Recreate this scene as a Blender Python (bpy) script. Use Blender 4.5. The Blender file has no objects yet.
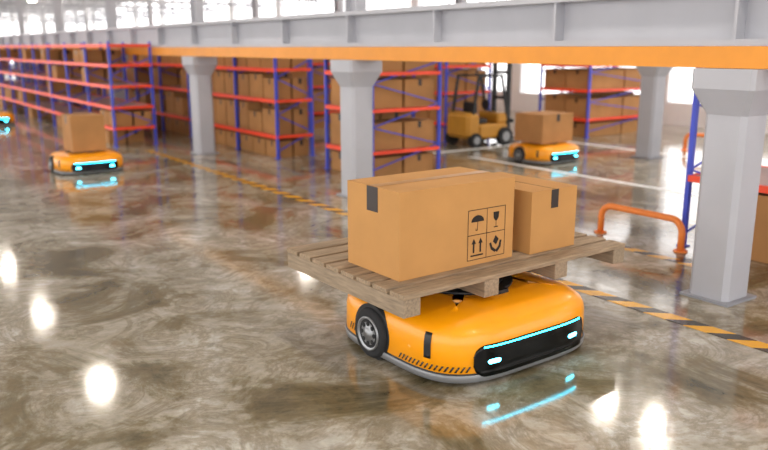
import bpy, math, random
from mathutils import Vector, Matrix
random.seed(7)
scn = bpy.context.scene
try:
    scn.view_settings.view_transform = 'Standard'
except Exception:
    pass

# ------------------------------------------------------------ materials
def srgb(h):
    h = h.lstrip('#')
    o = []
    for i in (0, 2, 4):
        c = int(h[i:i+2], 16) / 255
        o.append(c / 12.92 if c <= .04045 else ((c + .055) / 1.055) ** 2.4)
    return (*o, 1)

def mat(name, col, rough=.5, metal=0, emis=None, estr=0, var=.0, vscale=8, coat=0, stretch=(1, 1, 1), bump=0, spec=.5):
    m = bpy.data.materials.new(name)
    m.use_nodes = True
    nt = m.node_tree
    b = nt.nodes['Principled BSDF']
    c = srgb(col)
    b.inputs['Base Color'].default_value = c
    b.inputs['Roughness'].default_value = rough
    b.inputs['Metallic'].default_value = metal
    b.inputs['Coat Weight'].default_value = coat
    b.inputs['Specular IOR Level'].default_value = spec
    if emis:
        b.inputs['Emission Color'].default_value = srgb(emis)
        b.inputs['Emission Strength'].default_value = estr
    tc = nt.nodes.new('ShaderNodeTexCoord')
    mp = nt.nodes.new('ShaderNodeMapping')
    mp.inputs['Scale'].default_value = stretch
    nz = nt.nodes.new('ShaderNodeTexNoise')
    nz.inputs['Scale'].default_value = vscale
    nz.inputs['Detail'].default_value = 5
    nt.links.new(tc.outputs['Object'], mp.inputs[0])
    nt.links.new(mp.outputs[0], nz.inputs['Vector'])
    if var > 0:
        r = nt.nodes.new('ShaderNodeValToRGB')
        r.color_ramp.elements[0].position = .3
        r.color_ramp.elements[1].position = .7
        r.color_ramp.elements[0].color = (c[0]*(1-var), c[1]*(1-var), c[2]*(1-var), 1)
        r.color_ramp.elements[1].color = (min(1, c[0]*(1+var)), min(1, c[1]*(1+var)), min(1, c[2]*(1+var)), 1)
        nt.links.new(nz.outputs['Fac'], r.inputs[0])
        nt.links.new(r.outputs[0], b.inputs['Base Color'])
    if bump > 0:
        bp = nt.nodes.new('ShaderNodeBump')
        bp.inputs['Strength'].default_value = bump
        bp.inputs['Distance'].default_value = .01
        nt.links.new(nz.outputs['Fac'], bp.inputs['Height'])
        nt.links.new(bp.outputs[0], b.inputs['Normal'])
    return m

M = {}
M['orange'] = mat('robot_orange_paint', '#f89f00', .36, coat=.25, var=.03)
M['dark'] = mat('dark_plastic', '#16181b', .45, var=.1)
M['visor'] = mat('visor_gloss', '#030405', .12, var=.05, spec=.25)
M['skirt'] = mat('skirt_grey', '#85878a', .35, metal=.3, var=.05)
M['cyan'] = mat('cyan_led', '#19c8f0', .4, emis='#25d2f7', estr=24)
M['eye'] = mat('eye_led', '#7ff0ff', .4, emis='#4fe0ff', estr=20)
M['tyre'] = mat('tyre_rubber', '#1d1e20', .8, var=.15, vscale=30)
M['rim'] = mat('wheel_rim', '#8f9193', .35, metal=.7, var=.05)
M['card'] = mat('cardboard', '#bf8c50', .8, var=.06, vscale=5, bump=.05)
M['card2'] = mat('cardboard_dark', '#ad7c49', .8, var=.1, vscale=4)
M['tape'] = mat('brown_tape', '#26170e', .35, var=.1)
M['tan'] = mat('tan_tape', '#b2834a', .3, var=.04)
M['seam'] = mat('box_seam', '#5e4025', .9, var=.05)
M['ink'] = mat('printed_ink', '#1c130c', .7, var=.05)
M['wood'] = mat('pallet_wood', '#978269', .75, var=.34, vscale=9, stretch=(1, 9, 9), bump=.2)
M['woody'] = mat('pallet_wood_stringer', '#93816b', .75, var=.28, vscale=9, stretch=(9, 1, 9), bump=.2)
M['grey'] = mat('painted_steel_grey', '#aeafb6', .5, var=.04, vscale=3)
M['greyd'] = mat('steel_grey_dark', '#8d8f96', .5, var=.05)
M['mull'] = mat('window_frame_white', '#bfbfc8', .5, var=.05)
M['beamo'] = mat('beam_orange', '#dd8e20', .45, var=.04)
M['red'] = mat('rack_beam_red', '#fb4f2c', .45, var=.05)
M['blue'] = mat('rack_upright_blue', '#3f4fc8', .45, var=.05)
M['deck'] = mat('rack_deck', '#b89b98', .6, var=.05)
M['white'] = mat('wall_white', '#ececee', .7, var=.02)
M['ceil'] = mat('ceiling_panel', '#dcdad8', .8, var=.04)
M['lamp'] = mat('lamp_emitter', '#ffffff', .5, emis='#fff4e4', estr=140)
M['linew'] = mat('floor_paint_white', '#eef0f0', .3, var=.04)
M['barr'] = mat('barrier_orange', '#f3883a', .45, var=.04)
M['fork'] = mat('forklift_yellow', '#b98326', .5, var=.06)

def hazard_mat():
    m = bpy.data.materials.new('hazard_tape')
    m.use_nodes = True
    nt = m.node_tree
    b = nt.nodes['Principled BSDF']
    b.inputs['Roughness'].default_value = .25
    tc = nt.nodes.new('ShaderNodeTexCoord')
    sp = nt.nodes.new('ShaderNodeSeparateXYZ')
    ad = nt.nodes.new('ShaderNodeMath'); ad.operation = 'ADD'
    mu = nt.nodes.new('ShaderNodeMath'); mu.operation = 'MULTIPLY'; mu.inputs[1].default_value = 1/.26
    fr = nt.nodes.new('ShaderNodeMath'); fr.operation = 'FRACT'
    gt = nt.nodes.new('ShaderNodeMath'); gt.operation = 'GREATER_THAN'; gt.inputs[1].default_value = .55
    mx = nt.nodes.new('ShaderNodeMix'); mx.data_type = 'RGBA'
    mx.inputs[6].default_value = srgb('#e3a626'); mx.inputs[7].default_value = srgb('#3c372d')
    nt.links.new(tc.outputs['Object'], sp.inputs[0])
    nt.links.new(sp.outputs[0], ad.inputs[0]); nt.links.new(sp.outputs[1], ad.inputs[1])
    nt.links.new(ad.outputs[0], mu.inputs[0]); nt.links.new(mu.outputs[0], fr.inputs[0])
    nt.links.new(fr.outputs[0], gt.inputs[0]); nt.links.new(gt.outputs[0], mx.inputs[0])
    nt.links.new(mx.outputs[2], b.inputs['Base Color'])
    return m
M['haz'] = hazard_mat()

def floor_mat():
    m = bpy.data.materials.new('polished_concrete')
    m.use_nodes = True
    nt = m.node_tree; L = nt.links; N = nt.nodes
    b = N['Principled BSDF']
    tc = N.new('ShaderNodeTexCoord')
    def noise(sc, det, dist, rough=.6):
        n = N.new('ShaderNodeTexNoise')
        n.inputs['Scale'].default_value = sc; n.inputs['Detail'].default_value = det
        n.inputs['Distortion'].default_value = dist; n.inputs['Roughness'].default_value = rough
        L.new(tc.outputs['Object'], n.inputs['Vector'])
        return n
    def ramp(src, stops):
        r = N.new('ShaderNodeValToRGB')
        e = r.color_ramp.elements
        e[0].position, e[0].color = stops[0][0], srgb(stops[0][1])
        e[1].position, e[1].color = stops[-1][0], srgb(stops[-1][1])
        for p, c in stops[1:-1]:
            k = e.new(p); k.color = srgb(c)
        L.new(src, r.inputs[0]); return r
    n1 = noise(1.35, 12, .8, .68)
    r1 = ramp(n1.outputs['Fac'], [(.34, '#544d38'), (.43, '#82785f'), (.485, '#a9a18f'), (.56, '#b9b2a4'), (.66, '#d6d2c8')])
    n2 = noise(1.9, 12, 1.8, .72)
    r2 = ramp(n2.outputs['Fac'], [(.43, '#000000'), (.495, '#ffffff'), (.51, '#ffffff'), (.57, '#000000')])
    mx = N.new('ShaderNodeMix'); mx.data_type = 'RGBA'; mx.blend_type = 'MIX'
    ml = N.new('ShaderNodeMath'); ml.operation = 'MULTIPLY'; ml.inputs[1].default_value = .55
    L.new(r2.outputs[0], ml.inputs[0])
    L.new(ml.outputs[0], mx.inputs[0])
    L.new(r1.outputs[0], mx.inputs[6]); mx.inputs[7].default_value = srgb('#7a6a4c')
    n3 = noise(14, 8, 1.0, .7)
    r3 = ramp(n3.outputs['Fac'], [(.3, '#c6c6c6'), (.65, '#ffffff')])
    m2 = N.new('ShaderNodeMix'); m2.data_type = 'RGBA'; m2.blend_type = 'MULTIPLY'; m2.inputs[0].default_value = .7
    L.new(mx.outputs[2], m2.inputs[6]); L.new(r3.outputs[0], m2.inputs[7])
    L.new(m2.outputs[2], b.inputs['Base Color'])
    mr = N.new('ShaderNodeMapRange')
    mr.inputs[1].default_value = .3; mr.inputs[2].default_value = .7
    mr.inputs[3].default_value = .05; mr.inputs[4].default_value = .15
    L.new(n2.outputs['Fac'], mr.inputs[0]); L.new(mr.outputs[0], b.inputs['Roughness'])
    b.inputs['IOR'].default_value = 1.65
    bp = N.new('ShaderNodeBump'); bp.inputs['Strength'].default_value = .04; bp.inputs['Distance'].default_value = .01
    L.new(n1.outputs['Fac'], bp.inputs['Height']); L.new(bp.outputs[0], b.inputs['Normal'])
    return m
M['floor'] = floor_mat()

# ------------------------------------------------------------ mesh builder
class B:
    def __init__(s): s.v = []; s.f = []; s.m = []; s.mats = []; s.sm = []
    def mi(s, k):
        if k not in s.mats: s.mats.append(k)
        return s.mats.index(k)
    def face(s, idx, k, smooth=False): s.f.append(idx); s.m.append(s.mi(k)); s.sm.append(smooth)
    def poly(s, pts, k, smooth=False):
        n = len(s.v); s.v += [tuple(p) for p in pts]; s.face(list(range(n, n+len(pts))), k, smooth)
    def box(s, x0, x1, y0, y1, z0, z1, k, ch=0):
        if ch > 0:
            # box with chamfered edges (loops in z)
            def ring(z, i):
                a, b_, c, d = x0+i, x1-i, y0+i, y1-i
                q = ch
                return [(a+q, c, z), (b_-q, c, z), (b_, c+q, z), (b_, d-q, z), (b_-q, d, z), (a+q, d, z), (a, d-q, z), (a, c+q, z)]
            s.loft([ring(z0, ch*.7), ring(z0+ch, 0), ring(z1-ch, 0), ring(z1, ch*.7)], k, smooth=False)
            return
        n = len(s.v)
        s.v += [(x0, y0, z0), (x1, y0, z0), (x1, y1, z0), (x0, y1, z0), (x0, y0, z1), (x1, y0, z1), (x1, y1, z1), (x0, y1, z1)]
        for q in ((3, 2, 1, 0), (4, 5, 6, 7), (0, 1, 5, 4), (1, 2, 6, 5), (2, 3, 7, 6), (3, 0, 4, 7)):
            s.face([n+i for i in q], k)
    def loft(s, rings, k, smooth=True, cap0=True, cap1=True, ks=None):
        n = len(s.v); c = len(rings[0])
        for r in rings: s.v += [tuple(p) for p in r]
        for i in range(len(rings)-1):
            for j in range(c):
                a = n+i*c+j; b_ = n+i*c+(j+1) % c
                s.face([a, b_, b_+c, a+c], ks[i] if ks else k, smooth)
        if cap0: s.face([n+j for j in range(c)][::-1], ks[0] if ks else k)
        if cap1: s.face([n+(len(rings)-1)*c+j for j in range(c)], ks[-1] if ks else k)
    def cyl(s, c, axis, r, h, k, seg=24, r2=None, smooth=True):
        """cylinder centred at c with length h along axis 'x','y','z'"""
        r2 = r if r2 is None else r2
        R = []
        for t, rr in ((-h/2, r), (h/2, r2)):
            ring = []
            for i in range(seg):
                a = 2*math.pi*i/seg; u, w = rr*math.cos(a), rr*math.sin(a)
                if axis == 'z': p = (c[0]+u, c[1]+w, c[2]+t)
                elif axis == 'x': p = (c[0]+t, c[1]+u, c[2]+w)
                else: p = (c[0]+w, c[1]+t, c[2]+u)
                ring.append(p)
            R.append(ring)
        s.loft(R, k, smooth)
    def bar(s, p, q, w, k):
        p, q = Vector(p), Vector(q); d = (q-p).normalized()
        up = Vector((0, 0, 1)) if abs(d.z) < .9 else Vector((1, 0, 0))
        a = d.cross(up).normalized()*w/2; b_ = d.cross(a).normalized()*w/2
        s.loft([[o+a+b_, o-a+b_, o-a-b_, o+a-b_] for o in (p, q)], k, smooth=False)
    def tube(s, pts, r, k, seg=14):
        rings = []
        P = [Vector(p) for p in pts]
        ref = None
        for i, p in enumerate(P):
            d = (P[min(i+1, len(P)-1)]-P[max(i-1, 0)]).normalized()
            if ref is None:
                ref = d.orthogonal().normalized()
            ref = (ref-d*ref.dot(d)).normalized(); o = d.cross(ref)
            rings.append([p+(ref*math.cos(2*math.pi*j/seg)+o*math.sin(2*math.pi*j/seg))*r for j in range(seg)])
        s.loft(rings, k)
    def make(s, name, parent=None, loc=(0, 0, 0), rotz=0, bevel=0, recalc=True):
        me = bpy.data.meshes.new(name)
        me.from_pydata(s.v, [], s.f)
        for k in s.mats: me.materials.append(M[k])
        for p, mi, sm in zip(me.polygons, s.m, s.sm): p.material_index = mi; p.use_smooth = sm
        if recalc:
            import bmesh
            bm = bmesh.new(); bm.from_mesh(me); bmesh.ops.recalc_face_normals(bm, faces=bm.faces); bm.to_mesh(me); bm.free()
        me.update()
        o = bpy.data.objects.new(name, me); scn.collection.objects.link(o)
        o.location = loc; o.rotation_euler = (0, 0, rotz)
        if parent: o.parent = parent
        if bevel:
            md = o.modifiers.new('bevel', 'BEVEL'); md.width = bevel; md.segments = 2; md.limit_method = 'ANGLE'
        return o

def empty(name, loc=(0, 0, 0), rotz=0, scale=1, parent=None):
    e = bpy.data.objects.new(name, None); scn.collection.objects.link(e)
    e.location = loc; e.rotation_euler = (0, 0, rotz); e.scale = (scale,)*3
    e.empty_display_size = .1
    if parent: e.parent = parent
    return e

# ------------------------------------------------------------ room
X0, X1, Y0, Y1, ZC = -8, 13.5, -7, 58, 5.2
b = B(); b.box(X0, X1+.2, Y0, Y1+.2, -.1, 0, 'floor'); b.make('floor')
b = B(); b.box(X0, X1+.2, Y0, Y1+.2, ZC, ZC+.1, 'ceil')
y = -6.0
while y < Y1:
    b.box(X0, X1, y, y+.12, ZC-.25, ZC, 'grey'); y += 2.025
b.make('ceiling')

def window_wall(name, axis, pos, a0, a1, step):
    b = B()
    def bx(u0, u1, z0, z1, k, t=.2, off=0):
        if axis == 'x': b.box(pos+off, pos+off+t, u0, u1, z0, z1, k)
        else: b.box(u0, u1, pos+off, pos+off+t, z0, z1, k)
    bx(a0, a1, 0, .45, 'white'); bx(a0, a1, 3.9, ZC, 'white'); bx(a0, a1, 1.95, 2.15, 'white')
    u = a0
    while u < a1:
        bx(u, min(u+.35, a1), .45, 3.9, 'white'); u += step
    b.make(name)
    w = B()
    def bw(u0, u1, z0, z1, k, t=.06):
        if axis == 'x': w.box(pos+.05, pos+.05+t, u0, u1, z0, z1, k)
        else: w.box(u0, u1, pos+.05, pos+.05+t, z0, z1, k)
    u = a0
    while u < a1:
        e = min(u+step, a1)
        if e-u > .6:
            for i in (1, 2):
                c = u+.35+(e-u-.35)*i/3
                bw(c-.02, c+.02, .45, 1.95, 'mull'); bw(c-.02, c+.02, 2.15, 3.9, 'mull')
            for z in (1.25, 3.0): bw(u+.35, e, z, z+.035, 'mull')
        u += step
    return w
w = window_wall('wall_right', 'x', X1, Y0, Y1, 4.05); w.make('window_1')
w = window_wall('wall_back', 'y', Y1, X0, X1, 4.05); w.make('window_2')

# ------------------------------------------------------------ columns and beams
CY = [2.46+4.05*i for i in range(-1, 13)]
def column_row(x, ys):
    for y in ys:
        b = B(); h = .13
        b.box(x-h-.03, x+h+.03, y-h-.03, y+h+.03, 0, .015, 'greyd')
        def ring(hw, z, q):
            return [(x-hw+q, y-hw, z), (x+hw-q, y-hw, z), (x+hw, y-hw+q, z), (x+hw, y+hw-q, z), (x+hw-q, y+hw, z), (x-hw+q, y+hw, z), (x-hw, y+hw-q, z), (x-hw, y-hw+q, z)]
        b.loft([ring(h, .015, .03), ring(h, 1.12, .03), ring(h+.012, 1.15, .025), ring(.195, 1.27, .02), ring(.195, 1.385, .02)], 'grey', smooth=False)
        b.make('support_column')
def beams(x):
    a, c = Y0, Y1-.05
    b = B(); b.box(x-.13, x+.13, a, c, 1.387, 1.51, 'beamo'); b.make('orange_beam')
    b = B()
    b.box(x-.12, x+.12, a, c, 1.512, 1.55, 'grey'); b.box(x-.02, x+.02, a, c, 1.55, 1.81, 'grey'); b.box(x-.12, x+.12, a, c, 1.81, 1.85, 'grey')
    for y in CY:
        for d in (0, 1.35, 2.7):
            b.box(x-.11, x+.11, y+d-.01, y+d+.01, 1.55, 1.81, 'grey')
        # hanger posts up to the roof
        b.box(x-.06, x+.06, y-.1, y-.08, 1.85, ZC-.26, 'grey'); b.box(x-.06, x+.06, y+.08, y+.1, 1.85, ZC-.26, 'grey')
        b.box(x-.01, x+.01, y-.08, y+.08, 1.85, ZC-.26, 'grey')
    b.make('steel_girder')
column_row(4.3, CY); beams(4.3)
column_row(9.2, CY[1:]); beams(9.2)
# roof trusses across the hall
for y in CY[1:]:
    b = B()
    b.box(X0, X1-.02, y-.05, y+.05, 3.0, 3.1, 'grey'); b.box(X0, X1-.02, y-.05, y+.05, 3.7, 3.78, 'grey')
    x = X0+.1; s = 0
    while x+1 < X1:
        b.bar((x, y, 3.1 if s else 3.7), (x+1, y, 3.7 if s else 3.1), .05, 'grey'); x += 1; s = 1-s
    b.make('roof_truss')

# ------------------------------------------------------------ lamps
lb = B()
lb.cyl((0, 0, .01), 'z', .18, .02, 'lamp', 24)
lb.cyl((0, 0, .07), 'z', .24, .12, 'greyd', 24, r2=.08)
lb.cyl((0, 0, .18), 'z', .07, .12, 'greyd', 16)
lb.cyl((0, 0, .72), 'z', .012, .96, 'greyd', 8)
first = lb.make('pendant_lamp', loc=(3.0, 12.4, 4.0))
pos = [(9.3, 6.05)]
for x in (-3.4, 3.0, 9.4):
    for k in range(-3, 10):
        y = 12.4+4.235*k
        if x > 9 and k == -1: y = 7.1
        if (x, k) != (3.0, 0): pos.append((x, y))
for x, y in pos:
    o = bpy.data.objects.new('pendant_lamp', first.data); scn.collection.objects.link(o); o.location = (x, y, 4.0)

# ------------------------------------------------------------ floor markings
b = B(); b.box(-.055, .055, -6, 11.3-0, 0.0005, .003, 'haz'); b.make('hazard_stripe', loc=(3.72, 0, 0))
b = B(); b.box(-.045, .045, 0, 1.9, 0.0005, .003, 'haz'); b.make('hazard_stripe', loc=(4.8, 2.6, 0))
b = B(); b.box(-.05, .05, 0, 6.5, 0.0005, .003, 'linew'); b.make('floor_line', loc=(7.2, 1.5, 0))
b = B(); b.box(-.05, .05, 0, 12, 0.0005, .003, 'linew'); b.make('floor_line', loc=(9.7, 0, 0))
b = B(); b.box(0, 3, -.05, .05, 0.0005, .003, 'linew'); b.make('floor_line', loc=(6.4, 8.6, 0))

# ------------------------------------------------------------ boxes
def draw_box(b, x0, x1, y0, y1, z0, z1, k='card', tape_face='x', tw=.05, drop=.1, tape=True):
    b.box(x0, x1, y0, y1, z0, z1, k)
    e = .0015
    if tape:
        if tape_face == 'x':
            c = (y0+y1)/2
            b.box(x0, x1, c-.002, c+.002, z1, z1+.0012, 'seam')
            for xx in ((x0-e, x0), (x1, x1+e)): b.box(xx[0], xx[1], c-tw/2, c+tw/2, z1-drop, z1-.001, 'tape')
        else:
            c = (x0+x1)/2
            b.box(c-.002, c+.002, y0, y1, z1, z1+.0012, 'seam')
            for yy in ((y0-e, y0), (y1, y1+e)): b.box(c-tw/2, c+tw/2, yy[0], yy[1], z1-drop, z1-.001, 'tape')

# ------------------------------------------------------------ racks
def rack(x0, x1, y0, y1, bays, levels, H, fill, boxes=(.34, .45), k='card2', lowfill=True):
    root = empty('pallet_rack', ((x0+x1)/2, (y0+y1)/2, 0))
    cx, cy = (x0+x1)/2, (y0+y1)/2
    b = B(); p = .036
    X = (x0-cx, x1-cx); st = (y1-y0)/bays
    for i in range(bays+1):
        yy = y0-cy+i*st
        for xx in X:
            b.box(xx-p/2, xx+p/2, yy-p/2, yy+p/2, 0, H, 'blue')
            b.box(xx-p, xx+p, yy-p, yy+p, 0, .01, 'blue')
        z = .1; s = 0
        while z < H-.25:
            b.bar((X[s], yy, z), (X[1-s], yy, z+.25), .014, 'blue'); z += .25; s = 1-s
    for z in levels:
        for xx in X: b.box(xx-.02, xx+.02, y0-cy, y1-cy, z-.05, z, 'red')
        for yy in (y0-cy, y1-cy): b.box(X[0], X[1], yy-.02, yy+.02, z-.04, z, 'red')
        b.box(X[0], X[1], y0-cy, y1-cy, z-.015, z-.005, 'deck')
    b.make('frame', root)
    c = B(); any_ = False
    lv = [.0]+list(levels) if lowfill else list(levels)
    for li, z in enumerate(lv):
        if z > 1.3: continue
        nxt = lv[li+1]-.06 if li+1 < len(lv) else z+.42
        for i in range(bays):
            ya = y0-cy+i*st+.06
            while ya < y0-cy+(i+1)*st-.3:
                d = random.uniform(*boxes); d = min(d, y0-cy+(i+1)*st-.04-ya)
                if random.random() < fill:
                    h = min(nxt-z-.03, random.uniform(.28, .44)); any_ = True
                    half = (X[0]+X[1])/2
                    draw_box(c, X[0]+.03, half-.02, ya, ya+d, z+.002, z+h, k, 'x', .05, .08)
                    draw_box(c, half+.02, X[1]-.03, ya, ya+d, z+.002, z+h, k, 'y', .05, .08)
                ya += d+.03
    if any_: c.make('cardboard_boxes', root)
    return root
LV = [.32, .81, 1.23]
rack(3.45, 4.08, 12.0, 28.0, 12, [.3, .62, .94, 1.26, 1.56], 1.6, .14)
rack(4.95, 5.7, 12.7, 28.0, 11, LV, 1.6, .65)
rack(4.9, 5.45, 9.4, 12.0, 2, LV, 1.6, 1)
rack(5.0, 6.0, 7.25, 8.25, 1, LV, 1.6, 1, boxes=(.4, .46))
rack(8.0, 8.95, 9.5, 10.35, 1, LV, 1.6, 1)
rack(7.2, 8.2, 12.5, 24.5, 9, LV, 1.6, .6)
rack(10.4, 12.4, 8.6, 9.7, 1, LV, 1.6, 1, boxes=(.45, .5))
rack(10.4, 11.5, 12.5, 24.5, 9, LV, 1.6, .6)
R6 = rack(5.22, 6.1, 1.1, 3.31, 2, [.56, 1.23], 1.6, 0)
b = B()
for ya in (1.1, 1.62, 2.2, 2.65):
    draw_box(b, -.4, 0, ya-2.15, ya-2.15+.45, 0.001, .48, 'card2', 'x'); draw_box(b, .04, .42, ya-2.15, ya-2.15+.45, 0.001, .44, 'card2', 'y')
b.make('cardboard_boxes', R6)

# ------------------------------------------------------------ barriers
def barrier(loc, L, h, r):
    b = B(); pts = [(0, 0, 0.01), (0, 0, h-.1)]
    for i in range(1, 8):
        a = math.pi/2*i/8; pts.append((0, .1-.1*math.cos(a), h-.1+.1*math.sin(a)))
    pts += [(0, .1, h), (0, L-.1, h)]
    for i in range(1, 8):
        a = math.pi/2*i/8; pts.append((0, L-.1+.1*math.sin(a), h-.1+.1*math.cos(a)))
    pts += [(0, L, h-.1), (0, L, .01)]
    b.tube(pts, r, 'barr')
    for yy in (0, L): b.cyl((0, yy, .006), 'z', r*2, .012, 'barr')
    b.make('safety_barrier', loc=loc)
barrier((5.05, 3.22, 0), .75, .24, .026)
barrier((10.3, 5.8, 0), .85, .25, .028)

# ------------------------------------------------------------ robot
A_, B_, NEXP = .535, .51, 4.0
PROF = [(.010, .06), (.018, .012), (.024, 0), (.054, -.006), (.06, -.002), (.062, .008), (.067, .002), (.2, .004), (.23, .010), (.258, .026), (.28, .055), (.298, .1), (.310, .15), (.317, .21), (.32, .30)]
def inset(z):
    for (a, i), (c, j) in zip(PROF, PROF[1:]):
        if z <= c: return i+(j-i)*max(0, (z-a)/(c-a))
    return PROF[-1][1]
def surf(phi, z, off=0, ins=None):
    a = math.radians(phi); c, s = math.cos(a), math.sin(a)
    r = (abs(c/A_)**NEXP+abs(s/B_)**NEXP)**(-1/NEXP)
    x, y = r*c, r*s
    nx = math.copysign(abs(x/A_)**(NEXP-1)/A_, x); ny = math.copysign(abs(y/B_)**(NEXP-1)/B_, y)
    l = math.hypot(nx, ny)
    k = (inset(z) if ins is None else ins)-off
    return (x-nx/l*k, y-ny/l*k, z)
def patch(b, p0, p1, z0, z1, off, k, rc=0, n=40, rows=6, slant=0):
    """rounded rectangle patch hugging the body shell, with edge thickness"""
    rings = []
    for i in range(n+1):
        t = i/n; ph = p0+(p1-p0)*t
        arc = abs(p1-p0)*math.pi/180*.5
        e = min(t, 1-t)*arc
        cut = 0
        if rc > 0 and e < rc: cut = rc-math.sqrt(max(0, rc*rc-(rc-e)**2))
        lo, hi = z0+cut, z1-cut
        if hi-lo < 1e-4: hi = lo+1e-4
        col = [surf(ph+slant*(j/rows), lo+(hi-lo)*j/rows, off) for j in range(rows+1)]
        col = [surf(ph, lo, -.002)]+col+[surf(ph+slant, hi, -.002)]
        rings.append(col)
    base = len(b.v); m = rows+3
    for r in rings: b.v += r
    for i in range(n):
        for j in range(m-1):
            a = base+i*m+j
            b.face([a, a+m, a+m+1, a+1], k, True)

def robot(loc, rotz, scale=1):
    root = empty('warehouse_robot', loc, rotz, scale)
    b = B(); NP = 120
    rings = []; ks = []
    for i, (z, ins) in enumerate(PROF):
        rings.append([surf(360*j/NP, z, 0, ins) for j in range(NP)])
        if i: ks.append('dark' if i <= 1 else 'skirt' if i <= 4 else 'dark' if i <= 6 else 'orange')
    b.loft(rings, 'orange', ks=ks)
    b.make('body_shell', root)
    # face visor, leds
    b = B(); patch(b, -128, -52, .048, .196, .006, 'visor', rc=.055, n=70, rows=8)
    b.make('face_visor', root, recalc=False)
    b = B()
    patch(b, -123.5, -56.5, .184, .190, .0085, 'cyan', n=60, rows=1)
    for p in (-118, -62): patch(b, p-3.4, p+3.4, .104, .124, .0085, 'eye', rc=.011, n=16, rows=2)
    b.make('led_lights', root, recalc=False)
    # markings
    b = B()
    for side in (1, -1):
        def P(p): return p if side == 1 else -180-p
        q = -166
        while q < -130:
            patch(b, P(q), P(q+.9), .074, .1, .0025, 'dark', n=2, rows=2, slant=1.6*side); q += 2.3
        q = 150
        while q < 166:
            patch(b, P(q), P(q+.8), .09, .125, .0025, 'dark', n=2, rows=2, slant=1.6*side); q += 2.3
        patch(b, P(-150), P(-146.5), .125, .245, .003, 'dark', n=4, rows=8)
    b.make('markings', root, recalc=False)
    # wheels
    for sx in (-1, 1):
        b = B(); cy = .085; R = .128; cz = R
        b.cyl((sx*.475, cy, cz+.004), 'x', .143, .12, 'dark', 40)
        rings = []
        for xo, rr in ((.44, R), (.540, R), (.552, R-.008), (.557, R-.02), (.555, .088)):
            rings.append([(sx*xo, cy+rr*math.cos(2*math.pi*j/40), cz+rr*math.sin(2*math.pi*j/40)) for j in range(40)])
        b.loft(rings, 'tyre')
        rings = []
        for xo, rr in ((.54, .088), (.562, .086), (.562, .078), (.554, .072), (.557, .03), (.566, .026), (.566, .001)):
            rings.append([(sx*xo, cy+rr*math.cos(2*math.pi*j/40), cz+rr*math.sin(2*math.pi*j/40)) for j in range(40)])
        b.loft(rings, 'rim')
        for i in range(8):
            a = 2*math.pi*i/8
            b.cyl((sx*.5565, cy+.05*math.cos(a), cz+.05*math.sin(a)), 'x', .011, .006, 'tyre', 12)
        b.make('wheel_left' if sx < 0 else 'wheel_right', root)
    b = B(); b.cyl((0, .03, .326), 'z', .27, .016, 'dark', 48); b.cyl((0, .03, .3385), 'z', .22, .009, 'dark', 48)
    b.box(-.30, .30, -.02, .08, .312, .336, 'dark'); b.box(-.05, .05, -.27, .33, .312, .336, 'dark')
    b.make('lift_plate', root)
    return root

ROT = math.radians(1.03)
def rot(x, y): return (x*math.cos(ROT)-y*math.sin(ROT), x*math.sin(ROT)+y*math.cos(ROT))
cx, cy = rot(2.595, 2.80)
robot((cx, cy, 0), ROT)
robot((2.39+.08, 9.67+.25, 0), ROT, .75)
robot((7.70+.1, 6.92+.25, 0), ROT, .77)
robot((2.5, 17.1, 0), ROT, .75)

# pallet (1.55 x 1.05)
def lo(x, y): return (x-2.6, y-2.84)
px, py = rot(2.6, 2.84)
b = B()
x0, y0 = lo(1.94, 2.47); x1, y1 = lo(3.49, 3.50)
zt = .45
n = 8; wd = .108; pitch = (y1-y0-wd)/(n-1)
for i in range(n):
    b.box(x0, x1, y0+i*pitch, y0+i*pitch+wd, zt-.022, zt, 'wood')
for sxx in (x0, x0+.485, x0+.98, x1-.095):
    b.box(sxx, sxx+.095, y0+.004, y1-.004, zt-.105, zt-.0222, 'woody')
b.make('wooden_pallet', loc=(px, py, 0), rotz=ROT, bevel=.003)

# big carton with handling symbols
root = empty('cardboard_box', (px, py, 0), ROT)
b = B()
X0b, Y0b = lo(2.05, 2.65); X1b, Y1b = lo(2.785, 3.07); Z0, Z1 = zt+.001, .868
draw_box(b, X0b, X1b, Y0b, Y1b, Z0, Z1, 'card', 'x', .088, .12)
b.box(X0b+.001, X1b-.001, (Y0b+Y1b)/2-.03, (Y0b+Y1b)/2+.03, Z1+.0013, Z1+.002, 'tan')
b.make('carton', root)
b = B(); yy = Y0b-.0012
gx, gz, S = lo(2.472, 0)[0], .478, .252
def P2(pts, k='ink'):
    b.poly([(gx+p[0]*S, yy, gz+p[1]*S) for p in pts], k)
def R2(a, c, d, e): P2([(a, c), (d, c), (d, e), (a, e)])
t = .014
for a in (0, .5, 1): R2(a-t/2, -t/2, a+t/2, 1+t/2); R2(-t/2, a-t/2, 1+t/2, a+t/2)
# umbrella (top-left)
P2([(.25+.17*math.cos(math.pi*i/12), .76+.13*math.sin(math.pi*i/12)) for i in range(13)])
R2(.243, .60, .257, .9); R2(.2, .585, .257, .6); R2(.2, .585, .212, .63)
# glass (top-right)
P2([(.67, .9), (.83, .9), (.82, .78), (.77, .72), (.73, .72), (.68, .78)]); R2(.743, .6, .757, .73); R2(.69, .585, .81, .603)
# arrows (bottom-left)
for a in (.16, .34):
    P2([(a-.06, .32), (a+.06, .32), (a, .43)]); R2(a-.022, .14, a+.022, .33)
R2(.08, .07, .42, .1)
# hands (bottom-right)
P2([(.68, .3), (.75, .42), (.84, .33), (.77, .22)])
P2([(.58, .27), (.63, .14), (.74, .07), (.78, .11), (.67, .19), (.63, .29)])
P2([(.92, .3), (.9, .16), (.8, .06), (.75, .1), (.84, .19), (.87, .31)])
b.make('handling_symbols', root, recalc=False)

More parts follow.
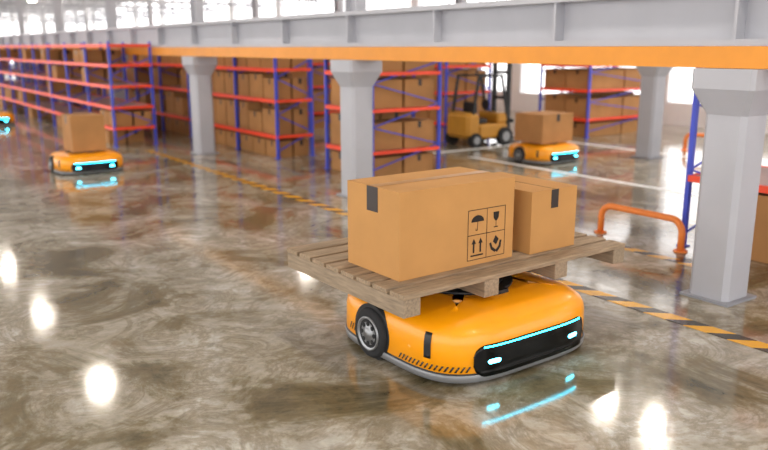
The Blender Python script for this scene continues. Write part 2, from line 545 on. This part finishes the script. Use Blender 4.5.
b = B()
X0c, Y0c = lo(2.885, 2.62); X1c, Y1c = lo(3.235, 3.2)
draw_box(b, X0c, X1c, Y0c, Y1c, zt+.001, .78, 'card', 'y', .055, .1)
b.make('cardboard_box', loc=(px, py, 0), rotz=ROT)

# boxes on the other robots
b = B(); draw_box(b, -.2, .2, -.22, .2, 0, .44, 'card2', 'x', .05, .1); b.make('cardboard_box', loc=(2.47, 9.94, .344*.75), rotz=ROT)
b = B(); draw_box(b, -.3, .3, -.25, .25, 0, .38, 'card2', 'y', .06, .1); b.make('cardboard_box', loc=(7.80, 7.19, .344*.77), rotz=ROT)

# ------------------------------------------------------------ forklift (facing +x)
def forklift(loc):
    root = empty('forklift', loc)
    b = B()
    b.box(-.55, -.28, -.27, .27, .14, .52, 'fork', ch=.05)
    b.box(-.30, .32, -.26, .26, .12, .34, 'fork', ch=.03)
    b.box(.1, .32, -.24, .24, .34, .5, 'fork', ch=.03)
    b.make('chassis', root)
    b = B()
    b.box(-.26, -.02, -.15, .15, .34, .42, 'dark', ch=.02); b.box(-.30, -.24, -.15, .15, .38, .68, 'dark', ch=.02)
    b.bar((.18, 0, .48), (.06, 0, .62), .02, 'dark'); b.cyl((.05, 0, .63), 'x', .08, .02, 'dark', 20)
    b.make('seat_and_wheel', root)
    b = B()
    for y in (-.24, .24):
        b.bar((-.42, y, .5), (-.32, y, 1.08), .035, 'dark'); b.bar((.3, y, .45), (.16, y, 1.08), .035, 'dark'); b.bar((-.34, y, 1.08), (.18, y, 1.08), .035, 'dark')
    for i in range(6): b.bar((-.32+i*.09, -.24, 1.09), (-.32+i*.09, .24, 1.09), .02, 'dark')
    b.make('overhead_guard', root)
    b = B()
    for y in (-.19, .13): b.box(.36, .42, y, y+.06, .04, 1.42, 'dark')
    for z in (.2, .7, 1.1, 1.38): b.box(.37, .41, -.16, .16, z, z+.05, 'dark')
    b.box(.42, .45, -.24, .24, .1, .16, 'dark'); b.box(.42, .45, -.24, .24, .34, .4, 'dark')
    for y in (-.17, .11): b.box(.42, .45, y, y+.06, .03, .4, 'dark'); b.box(.42, .95, y, y+.06, .03, .05, 'dark')
    b.make('mast_and_forks', root)
    b = B()
    for x, r in ((-.4, .11), (.22, .14)):
        for y in (-.27, .27):
            b.cyl((x, y, r), 'y', r, .1, 'tyre', 28); b.cyl((x, y*1.02, r), 'y', r*.55, .1, 'rim', 20)
    b.make('wheels', root)
forklift((8.35, 9.0, 0))

# ------------------------------------------------------------ world, camera
w = bpy.data.worlds.new('World'); scn.world = w; w.use_nodes = True
bg = w.node_tree.nodes['Background']; bg.inputs[0].default_value = (1, .975, .965, 1); bg.inputs[1].default_value = 3.0

cd = bpy.data.cameras.new('camera'); cam = bpy.data.objects.new('camera', cd); scn.collection.objects.link(cam)
cam.location = (0, 0, 1.5)
cam.rotation_euler = (math.radians(90-13.11), 0, math.radians(-35.5))
cd.sensor_width = 36; cd.lens = 760/768*36
cd.clip_end = 300
cd.dof.use_dof = True; cd.dof.focus_distance = 3.6; cd.dof.aperture_fstop = 1.5
scn.camera = cam
